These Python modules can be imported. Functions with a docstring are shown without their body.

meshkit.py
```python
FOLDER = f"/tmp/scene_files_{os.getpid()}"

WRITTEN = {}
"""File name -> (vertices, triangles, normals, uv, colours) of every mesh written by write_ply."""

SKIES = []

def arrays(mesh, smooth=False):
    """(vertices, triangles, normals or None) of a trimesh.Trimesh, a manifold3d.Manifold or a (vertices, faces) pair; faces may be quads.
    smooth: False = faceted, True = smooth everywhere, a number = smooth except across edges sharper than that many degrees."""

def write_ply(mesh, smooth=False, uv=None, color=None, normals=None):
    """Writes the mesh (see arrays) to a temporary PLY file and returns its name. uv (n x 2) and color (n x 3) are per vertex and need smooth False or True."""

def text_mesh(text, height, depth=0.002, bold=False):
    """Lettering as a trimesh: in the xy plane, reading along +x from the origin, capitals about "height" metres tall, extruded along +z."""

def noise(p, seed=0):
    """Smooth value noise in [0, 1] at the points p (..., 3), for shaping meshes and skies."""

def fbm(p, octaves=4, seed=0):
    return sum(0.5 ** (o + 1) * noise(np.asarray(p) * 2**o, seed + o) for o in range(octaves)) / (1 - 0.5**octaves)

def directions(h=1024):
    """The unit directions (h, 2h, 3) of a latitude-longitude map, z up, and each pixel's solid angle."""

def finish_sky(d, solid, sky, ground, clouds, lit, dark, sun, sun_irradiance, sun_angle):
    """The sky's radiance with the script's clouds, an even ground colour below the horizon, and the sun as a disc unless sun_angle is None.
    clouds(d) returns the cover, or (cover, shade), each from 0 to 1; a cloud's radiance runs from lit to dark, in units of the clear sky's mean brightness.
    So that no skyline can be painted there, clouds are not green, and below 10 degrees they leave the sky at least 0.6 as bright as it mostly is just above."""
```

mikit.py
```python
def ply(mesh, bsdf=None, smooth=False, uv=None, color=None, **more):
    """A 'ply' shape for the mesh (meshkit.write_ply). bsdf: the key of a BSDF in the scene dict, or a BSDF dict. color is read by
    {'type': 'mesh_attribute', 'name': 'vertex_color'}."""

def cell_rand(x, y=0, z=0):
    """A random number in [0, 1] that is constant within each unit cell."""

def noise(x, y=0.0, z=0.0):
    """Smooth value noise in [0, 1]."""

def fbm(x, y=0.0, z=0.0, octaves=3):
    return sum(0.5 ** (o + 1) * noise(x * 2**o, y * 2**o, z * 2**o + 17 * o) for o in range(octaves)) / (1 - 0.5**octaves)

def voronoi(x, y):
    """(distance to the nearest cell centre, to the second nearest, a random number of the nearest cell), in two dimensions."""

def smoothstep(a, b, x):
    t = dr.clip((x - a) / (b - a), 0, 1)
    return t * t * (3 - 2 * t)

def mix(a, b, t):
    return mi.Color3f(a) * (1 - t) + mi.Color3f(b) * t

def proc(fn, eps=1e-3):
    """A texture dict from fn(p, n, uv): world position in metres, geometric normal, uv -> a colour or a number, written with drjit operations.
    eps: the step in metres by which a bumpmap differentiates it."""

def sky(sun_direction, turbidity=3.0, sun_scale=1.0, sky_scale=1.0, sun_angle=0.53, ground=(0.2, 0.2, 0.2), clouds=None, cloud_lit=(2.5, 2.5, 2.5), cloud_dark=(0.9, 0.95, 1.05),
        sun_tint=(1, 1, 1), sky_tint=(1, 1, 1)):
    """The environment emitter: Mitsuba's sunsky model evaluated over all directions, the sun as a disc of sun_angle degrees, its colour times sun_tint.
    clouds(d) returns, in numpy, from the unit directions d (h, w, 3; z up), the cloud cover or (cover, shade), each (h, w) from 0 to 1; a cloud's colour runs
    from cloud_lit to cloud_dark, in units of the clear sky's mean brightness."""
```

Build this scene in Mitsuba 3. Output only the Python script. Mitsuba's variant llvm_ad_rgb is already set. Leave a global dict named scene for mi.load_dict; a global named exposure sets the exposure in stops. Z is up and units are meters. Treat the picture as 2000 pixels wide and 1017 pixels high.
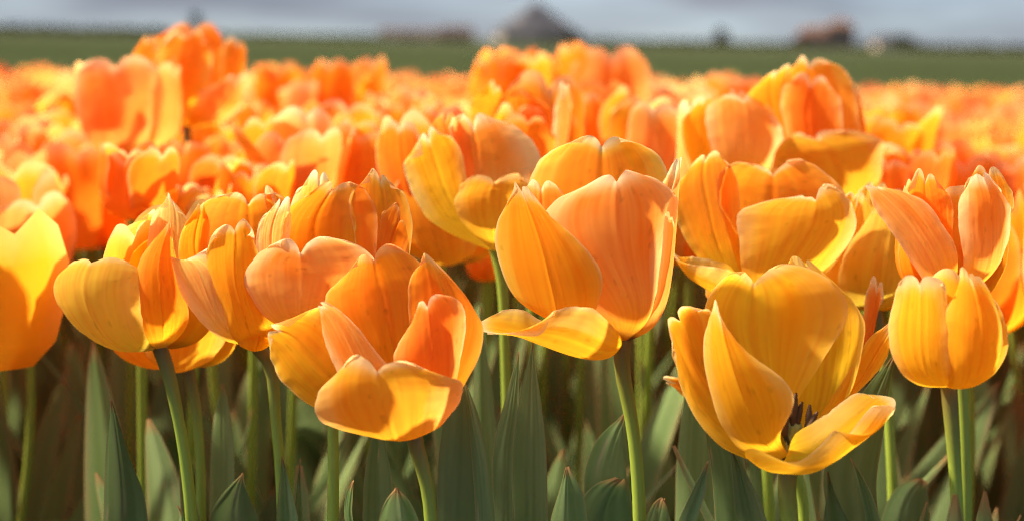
import math
import numpy as np
import trimesh
import mitsuba as mi
import mikit
import meshkit
from scipy.interpolate import CubicSpline, PchipInterpolator

T = mi.ScalarTransform4f
scene, labels = {}, {}
rng = np.random.default_rng(11)

# ------------------------------------------------------------------ camera, sky, exposure
F = 3028.0                       # focal length in photo pixels (photo is 2000 wide)
CAM = np.array([0.0, 0.0, 0.50])
PITCH, ROLL = math.atan((508.5 - 80.0) / F), math.radians(1.1)
FOCUS = 0.625
fwd = np.array([0, math.cos(PITCH), -math.sin(PITCH)])
r0, u0 = np.array([1.0, 0, 0]), np.array([0, math.sin(PITCH), math.cos(PITCH)])
RT = r0 * math.cos(ROLL) + u0 * math.sin(ROLL)
UP = -r0 * math.sin(ROLL) + u0 * math.cos(ROLL)
scene['camera'] = {'type': 'thinlens', 'fov': math.degrees(2 * math.atan(1000.0 / F)), 'fov_axis': 'x', 'aperture_radius': 0.0041,
                   'focus_distance': FOCUS, 'near_clip': 0.02, 'far_clip': 6000.0,
                   'to_world': T().look_at(origin=CAM.tolist(), target=(CAM + fwd).tolist(), up=UP.tolist())}


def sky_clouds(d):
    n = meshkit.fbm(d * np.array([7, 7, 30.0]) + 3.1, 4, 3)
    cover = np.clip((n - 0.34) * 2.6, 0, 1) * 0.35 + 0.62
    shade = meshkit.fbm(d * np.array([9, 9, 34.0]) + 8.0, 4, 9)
    g = np.clip((d @ (SUN / np.linalg.norm(SUN)) - .42) / .55, 0, 1)   # cloud glow round the sun, out of view, added as soft fill light
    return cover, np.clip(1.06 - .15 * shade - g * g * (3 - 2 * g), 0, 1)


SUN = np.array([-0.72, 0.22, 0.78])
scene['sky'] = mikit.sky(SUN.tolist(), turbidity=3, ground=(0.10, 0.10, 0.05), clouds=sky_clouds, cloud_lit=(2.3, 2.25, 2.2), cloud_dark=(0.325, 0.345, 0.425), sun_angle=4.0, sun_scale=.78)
exposure = 3.2


# ------------------------------------------------------------------ materials
def at(px, py, d):
    """Point d metres in front of the camera seen at photo pixel (px, py)."""
    return CAM + d * (fwd + RT * ((px - 1000.0) / F) - UP * ((py - 508.5) / F))


VC = {'type': 'mesh_attribute', 'name': 'vertex_color'}
scene['petal_skin'] = {'type': 'principledthin', 'base_color': VC, 'roughness': 0.65, 'diff_trans': 1.2, 'eta': 1.25, 'sheen': 0.15}
scene['leaf_skin'] = {'type': 'principledthin', 'base_color': VC, 'roughness': 0.42, 'diff_trans': 0.75, 'eta': 1.4, 'sheen': 0.1}
scene['stem_skin'] = {'type': 'principled', 'base_color': VC, 'roughness': 0.45, 'specular': 0.4}
scene['anther_skin'] = {'type': 'principled', 'base_color': VC, 'roughness': 0.8}


def soil(p, n, uv):
    f = mikit.fbm(p.x * 30, p.y * 30, 0, 4)
    return mikit.mix((0.012, 0.011, 0.007), (0.035, 0.030, 0.020), f)


def crop(p, n, uv):
    row = mikit.noise(p.x * 0.05, p.y * 0.12)
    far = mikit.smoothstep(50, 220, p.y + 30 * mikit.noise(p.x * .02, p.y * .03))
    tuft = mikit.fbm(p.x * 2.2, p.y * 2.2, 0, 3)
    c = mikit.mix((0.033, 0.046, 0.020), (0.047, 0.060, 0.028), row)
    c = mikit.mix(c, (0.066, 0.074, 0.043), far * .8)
    return c * (0.6 + 0.8 * tuft)


scene['soil_skin'] = {'type': 'diffuse', 'reflectance': mikit.proc(soil)}
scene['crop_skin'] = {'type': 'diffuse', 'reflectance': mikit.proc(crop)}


def smooth(a, b, x):
    t = np.clip((x - a) / (b - a), 0, 1)
    return t * t * (3 - 2 * t)


def nz(x, y, seed, z=0.5):
    return meshkit.noise(np.stack([x, y, np.full_like(x, z)], -1) + 50.0, seed)


def fb(x, y, seed, o=3):
    return meshkit.fbm(np.stack([x, y, np.zeros_like(x)], -1) + 50.0, o, seed)


count = {}


def numbered(name, parent=None):
    k = (parent, name)
    i = count.get(k, 0)
    count[k] = i + 1
    full = name if i == 0 else f'{name}_{i:03d}'
    return f'{parent}__{full}' if parent else full


def tell(key, label, category=None, group=None, kind=None):
    d = {}
    if label:
        d['label'] = label
    if category:
        d['category'] = category
    if group:
        d['group'] = group
    if kind:
        d['kind'] = kind
    labels[key] = d


# ------------------------------------------------------------------ surfaces
def grid_faces(nu, nv):
    i, j = np.meshgrid(np.arange(nu - 1), np.arange(nv - 1), indexing='ij')
    a = (i * nv + j).ravel()
    q = np.stack([a, a + 1, a + nv + 1, a + nv], -1)
    return np.vstack([q[:, [0, 1, 2]], q[:, [0, 2, 3]]])


YEL, ORA, RED, PEA, CRE, OCH = (np.array(c) for c in ((.93, .57, .026), (.94, .33, .014), (.92, .235, .030), (.93, .45, .10), (.94, .76, .36), (.78, .42, .035)))
PALETTE = {  # base, body, flame, edge
    'orange': (YEL, ORA, RED * .6 + ORA * .4, YEL * .85 + CRE * .15),
    'deep': (ORA * .6 + YEL * .4, ORA * .82 + RED * .18, RED * .75 + ORA * .25, ORA * .6 + YEL * .3 + CRE * .1),
    'red': (ORA, RED * .7 + ORA * .3, RED, PEA),
    'yellow': (YEL, YEL * .75 + ORA * .25, YEL * .45 + ORA * .55, CRE * .35 + YEL * .65),
    'lemon': (YEL, YEL, YEL * .85 + CRE * .15, CRE * .7 + YEL * .3),
    'peach': (YEL * .6 + ORA * .4, PEA, ORA * .45 + RED * .55, CRE * .8 + PEA * .2),
    'ochre': (YEL * .6 + OCH * .4, OCH * .7 + YEL * .3, OCH * .6 + ORA * .4, CRE * .5 + OCH * .5),
    'cream': (YEL, CRE * .5 + YEL * .5, PEA, CRE),
    'amber': (YEL, YEL * .45 + ORA * .55, ORA * .85 + RED * .15, CRE * .12 + YEL * .88),
    'khaki': (np.array([.58, .47, .05]), np.array([.76, .51, .05]), np.array([.80, .46, .06]), np.array([.86, .63, .16])),
}


def pigment(u, v, pal, seed, blotch=0.0, rim=0.6, even=0.0):
    base, body, flame, edge = PALETTE[pal]
    base, edge = base + (body - base) * even, edge + (body - edge) * even
    sx = seed * 7.31 % 91
    streak = nz(v * 11 + sx, u * 1.4, seed) * .55 + nz(v * 34 + sx, u * 2.3, seed + 1) * .45
    big = fb(v * 1.6 + sx, u * 2.2, seed + 2, 3)
    av = np.abs(v)
    c = base + (body - base) * smooth(.06, .46, u + (streak - .5) * .25)[..., None]
    fl = smooth(.25, .6, u) * (1 - smooth(.82, 1.0, u) * .5) * np.clip(big * 2.2 - .55 + (streak - .5) * 1.3, 0, 1)
    c = c + (flame - c) * (fl * .85)[..., None]
    vein = nz(v * 30 + sx + u * 2, u * 2.5, seed + 3) * .6 + nz(v * 14 + sx, u * 2, seed + 9) * .4
    c = c * (1 + (vein[..., None] - .5) * np.array([.18, .75, .8]))
    c = c * (1 - .10 * np.exp(-(v / .035) ** 2)[..., None] * np.array([.3, 1, .6]))
    e = np.maximum(smooth(.58, 1.02, av + (big - .5) * .45 + (streak - .5) * .35) * smooth(.15, .5, u), smooth(.86, .99, u + (big - .5) * .12)) * rim * 1.15
    c = c + (edge - c) * np.clip(e, 0, 1)[..., None]
    t = smooth(.915, .99, u + (big - .5) * .05) * np.clip(rim, .2, 1)
    c = c + (np.array([.94, .82, .55]) - c) * (t * .8)[..., None]
    lip = smooth(.925, 1.0, av) * smooth(.3, .6, u) * np.clip(rim, .2, 1) * .55
    c = c + (np.array([.94, .80, .48]) - c) * lip[..., None]
    if blotch:
        b = blotch * (1 - smooth(.07, .17, u + (streak - .5) * .06))
        c = c + (np.array([.035, .035, .03]) - c) * b[..., None]
    speck = smooth(.86, .93, nz(v * 38 + sx, u * 46, seed + 12))
    c = c + (np.array([.95, .72, .22]) - c) * (.35 * speck)[..., None]
    spot = smooth(.80, .86, fb(v * 9 + sx, u * 12, seed + 5, 2))
    c = c * (1 - .18 * spot[..., None])
    return np.clip(c, .004, .95)


def normals_of(g):
    du, dv = np.gradient(g, axis=0), np.gradient(g, axis=1)
    n = np.cross(du, dv)
    return n / (np.linalg.norm(n, axis=-1, keepdims=True) + 1e-9)


def loft(curves, nu, nv, taper=0.6, ruffle=4.0, ridge=.5, seed=0, rib=1.5, t0=.84, notch=0.0, curl=0.0, fold=0.0, chord=False):
    """A curved sheet through the left edge, the midrib and the right edge; works in the units of the curves. Returns (grid, u, v)."""
    k = max(len(c) for c in curves)
    tu = 1 - (1 - np.linspace(0, 1, nu)) ** 1.25
    tv = np.sin(np.linspace(-1, 1, nv) * math.pi / 2)
    cs = []
    if chord:
        m = np.asarray(curves[1], float)
        kn = np.concatenate([[0], np.cumsum(np.linalg.norm(np.diff(m, axis=0), axis=1))])
        kn /= kn[-1]
    for c in curves:
        c = np.asarray(c, float)
        if chord:
            cs.append(PchipInterpolator(kn, c)(tu))
        else:
            cs.append(CubicSpline(np.linspace(0, 1, len(c)), c, bc_type='natural')(tu))
    L, M, R = cs
    if notch and taper > .6:   # broad rounded tips
        wd = 1 + .3 * (tu ** 3)[:, None]
        L, R = M + (L - M) * wd, M + (R - M) * wd
    U, V = np.meshgrid(tu, tv, indexing='ij')
    tip = np.clip((U - t0) / (1 - t0), 0, 1)
    wob = 1 + .05 * (fb(U * 9 + seed, V * 0 + np.sign(V), seed, 3) - .5) * np.abs(V) ** 3
    ve = V * (taper + (1 - taper) * np.sqrt(np.clip(1 - tip ** 2, 0, 1))) * wob
    a, b, c = (ve * (ve - 1) / 2)[..., None], (1 - ve ** 2)[..., None], (ve * (ve + 1) / 2)[..., None]
    g = a * L[:, None] + b * M[:, None] + c * R[:, None]
    if fold:
        sv = np.sqrt(ve * ve + .0064)[..., None] - .08
        side_pt = np.where(ve[..., None] < 0, L[:, None], R[:, None])
        g = g * (1 - fold) + fold * (M[:, None] + sv * (side_pt - M[:, None]))
    n = normals_of(g)
    sx = seed * 3.7 % 61
    if notch or curl:
        tq = np.clip((U - .6) / .4, 0, 1) ** 2
        along = np.gradient(g[:, nv // 2], axis=0)
        along = (along / (np.linalg.norm(along, axis=-1, keepdims=True) + 1e-9))[:, None]
        side = 1 + .35 * ((seed * 37 % 10) / 5.0 - 1) * np.sign(V)
        lob = (1 - (2 * np.abs(V) - 1) ** 2) * side - .2 - .35 * np.exp(-(V / .12) ** 2) - .8 * np.abs(V) ** 5
        g = g + along * (notch * tq * lob)[..., None] + n * (curl * tq ** 2 * (.4 + np.abs(V)))[..., None]
        n = normals_of(g)
    d = ruffle * (fb(U * 5 + sx, V * 1.5 + sx, seed + 4, 3) - .5) * 2 * (.25 + np.maximum(np.abs(V), tip) ** 3) * smooth(.1, .4, U)
    d = d + ridge * (nz(V * 12 + sx, U * 1.8, seed + 6) * .7 + nz(V * 27 + sx, U * 2.5, seed + 8) * .3 - .5) * 2 * smooth(.05, .3, U)
    d = d - rib * np.exp(-(V / .05) ** 2) * smooth(.1, .3, U)
    return g + n * d[..., None], U, V


def add_grid(key, g, col, bsdf):
    nu, nv = g.shape[:2]
    scene[key] = mikit.ply((g.reshape(-1, 3), grid_faces(nu, nv)), bsdf, smooth=True, color=col.reshape(-1, 3))
    return scene[key]


def tube(points, radii, sides=10, n=40):
    p = np.asarray(points, float)
    s = np.concatenate([[0], np.cumsum(np.linalg.norm(np.diff(p, axis=0), axis=1))])
    s /= s[-1]
    tt = np.linspace(0, 1, n)
    c = CubicSpline(s, p, bc_type='natural')(tt)
    r = np.interp(tt, np.linspace(0, 1, len(radii)), radii)
    t = np.gradient(c, axis=0)
    t /= np.linalg.norm(t, axis=1, keepdims=True)
    a = np.cross(t, [0.0, 1, 0.05])
    a /= np.linalg.norm(a, axis=1, keepdims=True)
    b = np.cross(t, a)
    ang = np.linspace(0, 2 * math.pi, sides + 1)
    g = c[:, None] + r[:, None, None] * (np.cos(ang)[None, :, None] * a[:, None] + np.sin(ang)[None, :, None] * b[:, None])
    return g, np.repeat(tt[:, None], sides + 1, 1)


STEM_GREEN, STEM_BROWN = np.array([.235, .33, .040]), np.array([.13, .088, .028])


def stem_colour(t, brown, seed):
    f = smooth(-.02, .11, t) if brown else np.ones_like(t)
    c = STEM_BROWN + (STEM_GREEN - STEM_BROWN) * f[..., None]
    w = nz(t * 30, np.arange(t.shape[1])[None] * .6 + t * 0, seed)
    return c * (.85 + .3 * w)[..., None]


def add_stem(parent, pts, r=.0027, brown=True, seed=0, sides=12, n=48):
    pts = list(pts)
    last = np.array(pts[-1])
    if last[2] > .02:
        gx = np.array([last[0] + (last[0] - pts[-2][0]) * .4, last[1] + .01, 0.0])
        if len(pts) == 1 or abs(gx[0] - last[0]) > .06:
            gx[0] = last[0] + np.clip(gx[0] - last[0], -.05, .05)
        pts += [last * .5 + gx * .5, gx]
    g, t = tube(pts, [r * 1.3, r * .95] + [r, r * 1.04, r, r * 1.02, r * 1.06, r * 1.03, r * 1.1, r * 1.08, r * 1.15, r * 1.2], sides, n)
    add_grid(numbered('stem', parent), g, stem_colour(t, brown, seed), 'stem_skin')
    return np.array(pts[-1])


LEAF_A, LEAF_B = np.array([.055, .110, .022]), np.array([.215, .295, .150])


def leaf_colour(u, v, seed, tone=1.0):
    sx = seed * 5.3 % 71
    w = nz(v * 22 + sx, u * 1.5, seed) * .6 + nz(v * 50, u * 2, seed + 1) * .4
    bloom = fb(v * 2 + sx, u * 3, seed + 2, 3)
    c = LEAF_A + (LEAF_B - LEAF_A) * np.clip(.15 + .6 * bloom + .5 * (w - .5), 0, 1)[..., None]
    e = smooth(.93, 1.0, np.abs(v)) * .75
    c = c + (np.array([.24, .20, .10]) - c) * e[..., None]
    tip = smooth(.982, 1.0, u)
    c = c + (np.array([.25, .15, .07]) - c) * tip[..., None]
    spot = smooth(.82, .88, fb(v * 6 + sx, u * 22, seed + 7, 2))
    c = c + (np.array([.30, .26, .17]) - c) * (spot * .6)[..., None]
    return np.clip(c * (1.3 * tone), 0, .9)


def add_leaf(parent, root, curves, seed, tone=1.0, nu=130, nv=21):
    """Leaf from the plant's root up through the three curves (world points, lower end first)."""
    cs = []
    L, M, R = (np.asarray(c, float) for c in curves)
    m0 = M[0]
    root = np.asarray(root, float)
    mid = root * .45 + m0 * .55
    for c, w in ((L, .8), (M, .8), (R, .8)):
        cs.append(np.vstack([root + (c[0] - m0) * .12 + [0, 0, -.01], mid + (c[0] - m0) * w * .9, c]))
    g, u, v = loft(cs, nu, nv, taper=.35, ruffle=.0022, ridge=.00025, seed=seed, rib=.0006, t0=.90, fold=.45, chord=True)
    add_grid(numbered('leaf', parent), g, leaf_colour(u, v, seed, tone), 'leaf_skin')


def generic_leaf(root, az, length, width, lean, seed, nu=14, nv=5, twist=0.0):
    t = np.linspace(0, 1, nu)
    r = .010 + lean * length * t ** 1.7
    z = length * (t - .25 * lean * t ** 3)
    w = width * np.clip(np.sin(math.pi * (.12 + .88 * t) ** .9), 0, 1) ** .75 + .0008
    v = np.linspace(-1, 1, nv)
    U, V = np.meshgrid(t, v, indexing='ij')
    ang = az + twist * U
    er, et = np.stack([np.cos(ang), np.sin(ang), 0 * ang], -1), np.stack([-np.sin(ang), np.cos(ang), 0 * ang], -1)
    fold = w[:, None] * (.55 * np.abs(V) - .1)
    wave = .004 * (fb(U * 4 + seed, V + seed % 13, seed, 2) - .5) * np.abs(V)
    g = er * (r[:, None] - fold * -.6 + wave)[..., None] + et * (V * w[:, None])[..., None]
    g[..., 2] += z[:, None]
    return g + np.asarray(root), U, V


# ------------------------------------------------------------------ generic tulip head
def petal_shape(az, H, rtip, bulge, W, seed, nu, nv, inner, curl=0.0, ruffle=.03):
    tu = np.linspace(0, 1, nu)
    tv = np.linspace(-1, 1, nv)
    U, V = np.meshgrid(tu, tv, indexing='ij')
    k = .90 if inner else 1.0
    p = np.array([[.05, 0], [bulge * 1.45 * k, -.02], [bulge * 1.25 * k, .62], [rtip * k, 1.0]]) * H
    B = np.stack([(1 - tu) ** 3, 3 * tu * (1 - tu) ** 2, 3 * tu ** 2 * (1 - tu), tu ** 3], -1)
    sp = B @ p
    r, z = sp[:, 0], sp[:, 1]
    w = W * H * np.clip(tu, .02, 1) ** .5 * np.clip(1 - .72 * tu ** 5, 0, 1) ** .5 * 1.1
    rho = np.maximum(.62 * r + .22 * H, .05 * H)
    th = V * (w / rho)[:, None]
    rad = r[:, None] - rho[:, None] * (1 - np.cos(th))
    tan = rho[:, None] * np.sin(th)
    zz = z[:, None] + H * np.clip((U - .6) / .4, 0, 1) ** 2 * (.07 * (1 - (2 * np.abs(V) - 1) ** 2) * (1 + .4 * np.sign(V) * ((seed % 5) / 2.5 - .8)) - .05 * np.exp(-(V / .14) ** 2)) + 0 * V
    rad = rad + curl * H * smooth(.7, 1.0, U) + ruffle * H * (fb(U * 4 + seed % 17, V * 1.6 + seed % 11, seed, 3) - .5) * 2 * (.3 + np.abs(V) ** 3) * smooth(.2, .6, U)
    zz = zz +   .06 * H * (nz(V * 2.3 + seed % 7, U * 2, seed + 2) - .5) * smooth(.6, 1, U)
    rad = rad - .018 * H * np.exp(-(V / .07) ** 2) * smooth(.1, .4, U)
    er, et = np.array([math.cos(az), math.sin(az), 0]), np.array([-math.sin(az), math.cos(az), 0])
    g = rad[..., None] * er + tan[..., None] * et
    g[..., 2] = zz
    return g, U, V


def tilt_matrix(tx, ty):
    cx, sx, cy, sy = math.cos(tx), math.sin(tx), math.cos(ty), math.sin(ty)
    return np.array([[1, 0, 0], [0, cx, -sx], [0, sx, cx]]) @ np.array([[cy, 0, sy], [0, 1, 0], [-sy, 0, cy]])


MIXES = {'orange': ['orange', 'amber', 'orange', 'deep'], 'yellow': ['yellow', 'lemon', 'amber', 'yellow'], 'peach': ['peach', 'orange', 'peach', 'cream'], 'red': ['red', 'deep', 'peach', 'red'],
         'ochre': ['ochre', 'amber', 'ochre', 'orange'], 'cream': ['cream', 'lemon', 'cream', 'peach'], 'amber': ['amber', 'yellow', 'orange', 'amber'], 'deep': ['deep', 'orange', 'deep', 'red']}


def head(H, mix, seed, nu=20, nv=13, openness=.45, rot=0.0, skip=(), wide=1.0):
    """Six petals (grid, colour) about the origin, axis up."""
    rg = np.random.default_rng(seed)
    out = []
    for i in range(6):
        inner = i % 2
        az = rot + i * math.pi / 3 + rg.normal(0, .09)
        g, u, v = petal_shape(az, H * rg.uniform(.80, 1.06), (openness + rg.normal(0, .11)) * wide, rg.uniform(.40, .50) * wide, rg.uniform(.44, .54) * wide, seed * 11 + i, nu, nv, inner, rg.normal(0.0, .08), rg.uniform(.04, .09))
        pal = MIXES[mix][rg.integers(4)]
        if i not in skip:
            out.append((g, pigment(u, v, pal, seed * 13 + i, .5, rg.uniform(.2, .6) if nu > 14 else .25, .35 if nu > 14 else .65)))
    return out


def tulip(base, H, mix, seed, label, openness=.45, rot=None, tilt=(0, 0), group=None, nu=22, nv=15, skip=(), stem=None, brown=False, leaves=2, name='tulip', r=.0026, wide=1.0):
    rg = np.random.default_rng(seed + 900)
    key = numbered(name)
    tell(key, label, 'tulip', group)
    rot = rg.uniform(0, 2) if rot is None else rot
    Rm = tilt_matrix(*tilt)
    base = np.asarray(base, float)
    for g, c in head(H, mix, seed, nu, nv, openness, rot, skip, wide):
        add_grid(numbered('petal', key), g @ Rm.T + base, c, 'petal_skin')
    down = Rm @ np.array([0, 0, -1.0])
    if stem is None:
        stem = [base + Rm @ [0, 0, .004], base + down * .05 + [0, 0, -.01], base + down * .06 + [rg.normal(0, .01), rg.normal(0, .01), -.16]]
    root = add_stem(key, stem, r, brown, seed, 10, 36)
    plant_leaves(key, root, leaves, seed)
    return key, root


def plant_leaves(key, root, leaves, seed, tall=None):
    rg = np.random.default_rng(seed + 1700)
    a0 = rg.uniform(0, 6.28)
    for i in range(leaves):
        g, u, v = generic_leaf(root, a0 + i * 2.4 + rg.normal(0, .3), rg.uniform(.24, .36), rg.uniform(.014, .024), rg.uniform(.08, .38), seed * 3 + i, 26, 9, rg.normal(0, .5))
        add_grid(numbered('leaf', key), g, leaf_colour(u, v, seed * 3 + i, rg.uniform(.6, 1.45)), 'leaf_skin')


# ------------------------------------------------------------------ tulips modelled petal by petal
# Each petal: left edge; midrib; right edge, from the receptacle to the tip, in units of the flower (1 unit = distance / F metres):
# right, down and depth away from the viewer.
def parse(s):
    return [[tuple(float(x) for x in p.split(',')) for p in c.split()] for c in s.split(';')]


class Hero:
    def __init__(self, d, cx, cy, label, seed, lens=1.0):
        self.d, self.s, self.c, self.seed = d, d / F, (cx, cy), seed
        self.key = numbered('tulip')
        tell(self.key, label, 'tulip')
        self.o = at(cx, cy, d)
        self.i = 0

    def pt(self, x, y, z=0.0):
        z = z * .6 if z > 0 else z
        return self.o + self.s * (RT * (x - self.c[0]) - UP * (y - self.c[1]) + fwd * z)

    def curves(self, s):
        return [np.array([self.pt(*p) for p in c]) for c in parse(s)]

    def petal(self, s, pal, blotch=0.0, rim=.7, label=None, ruffle=4.0, taper=.8, t0=.88, nu=80, nv=81, rib=2.2, notch=None, curl=None, fold=0.0):
        self.i += 1
        sd = self.seed * 17 + self.i
        rg = np.random.default_rng(sd)
        notch = rg.uniform(10, 18) if notch is None else notch
        curl = rg.normal(0, 7) if curl is None else curl
        g, u, v = loft(self.curves(s), nu, nv, taper, ruffle * 1.35 * self.s, .95 * self.s, sd, rib * self.s, t0, notch * self.s, curl * self.s, fold)
        key = numbered('petal', self.key)
        add_grid(key, g, pigment(u, v, pal, sd, blotch, rim), 'petal_skin')
        if label:
            tell(key, label)

    def stem(self, pts, r=.0027, brown=True):
        self.root = add_stem(self.key, [self.pt(*p) for p in pts], r, brown, self.seed)

    def leaf(self, s, tone=1.0, root=None):
        self.i += 1
        add_leaf(self.key, self.root if root is None else root, self.curves(s), self.seed * 31 + self.i, tone)

    def hidden(self, H, mix, openness, keep, rot=0.0, tilt=(0, 0)):
        Rm = tilt_matrix(*tilt)
        for i, (g, c) in enumerate(head(H, mix, self.seed + 70, 26, 17, openness, rot)):
            if math.sin(rot + i * math.pi / 3) > .3:
                add_grid(numbered('petal', self.key), g @ Rm.T + self.o, c, 'petal_skin')


# --- the three sharp tulips in front
A = Hero(.625, 1217, 668, 'tall peach and orange tulip at the centre with one petal drooping out to the left', 1)
A.petal('1213,664,0 1108,628,0 1002,470,10 1012,400,10 1026,362,5;1215,664,0 1130,600,30 1062,480,35 1058,410,30 1056,360,20;1217,664,0 1160,560,40 1115,470,50 1110,410,50 1092,366,40', 'red')
A.petal('1210,662,0 1120,580,40 1042,430,60 1066,318,60 1140,267,60;1217,660,0 1195,560,80 1182,430,115 1180,330,110 1179,277,95;1224,662,0 1262,560,40 1298,430,60 1286,318,60 1212,266,60', 'orange')
A.petal('1212,665,0 1168,612,-45 1108,530,-55 1072,432,-45 1152,350,-60;1217,668,0 1240,605,-85 1212,510,-110 1197,420,-105 1198,352,-85;1222,665,0 1268,610,-45 1292,500,-45 1310,395,-40 1226,326,-60', 'peach', .4, .8, 'broad peach petal facing the viewer', t0=.88)
A.petal('1218,662,0 1252,628,-40 1277,560,-70 1290,440,-70 1328,324,-20;1223,667,0 1270,640,-15 1304,570,-15 1319,440,-10 1331,322,0;1225,664,0 1268,625,45 1288,560,60 1298,440,55 1288,338,45', 'peach', .9, .9, taper=.5)
A.petal('1206,664,0 1050,610,-55 984,545,-50 974,450,-25 1014,366,-45;1210,666,0 1108,640,-80 1082,590,-100 1052,470,-90 1019,372,-55;1214,663,0 1160,620,-80 1172,545,-120 1112,462,-115 1036,392,-65', 'amber', 0, .95, 'folded petal with a pale yellow outer half', ruffle=3, fold=.7)
A.petal('1216,664,0 1192,634,-105 1140,598,-150 1075,608,-150 1030,645,-130;1218,669,0 1172,697,-80 1092,678,-110 1020,655,-110 952,642,-95;1212,662,0 1150,652,-35 1068,628,-40 1010,606,-50 948,618,-60', 'yellow', 0, .9, 'yellow petal that has fallen open to the left', ruffle=5)
A.stem([(1216, 664, 0), (1214, 700, 0), (1228, 790, 0), (1243, 900, 0), (1250, 1040, 0)], .0027)

B = Hero(.60, 803, 838, 'low wide open orange tulip in front, left of centre, facing the viewer', 2)
B.petal('797,832,0 712,740,45 640,622,60 655,556,70 700,506,80;802,830,0 772,720,90 746,610,130 732,550,140 722,502,130;808,832,0 822,730,45 862,620,60 838,545,70 762,474,85', 'deep', .3, .3, 'deep orange back petal')
B.petal('806,834,0 800,740,60 800,640,70 805,560,60 824,503,50;814,835,0 858,740,40 882,640,40 880,570,40 842,505,45;820,838,0 890,778,-10 940,675,-40 920,596,-20 852,512,15', 'orange', 0, .4)
B.petal('800,840,0 655,806,-45 578,756,-65 546,700,-65 527,657,-50;796,830,0 690,775,10 618,712,15 574,662,5 540,643,-20;792,822,0 716,700,25 660,622,10 618,604,0 553,630,-20', 'amber', 0, .8, 'yellow and orange petal reaching left')
B.petal('796,838,0 700,772,-75 672,728,-85 645,660,-65 631,606,-45;801,834,0 742,755,-100 704,684,-115 668,622,-90 635,595,-50;806,834,0 792,752,-85 753,696,-100 704,632,-90 642,590,-50', 'peach', 0, .7, 'narrow pink peach petal standing inside the yellow one')
B.petal('806,838,0 792,770,-60 778,697,-85 804,640,-75 820,590,-70;815,838,0 850,765,-90 852,685,-125 845,625,-115 839,590,-95;822,838,0 884,775,-45 902,690,-55 902,610,-50 862,566,-60', 'red', 0, .8, 'red flushed petal on the right')
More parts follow.
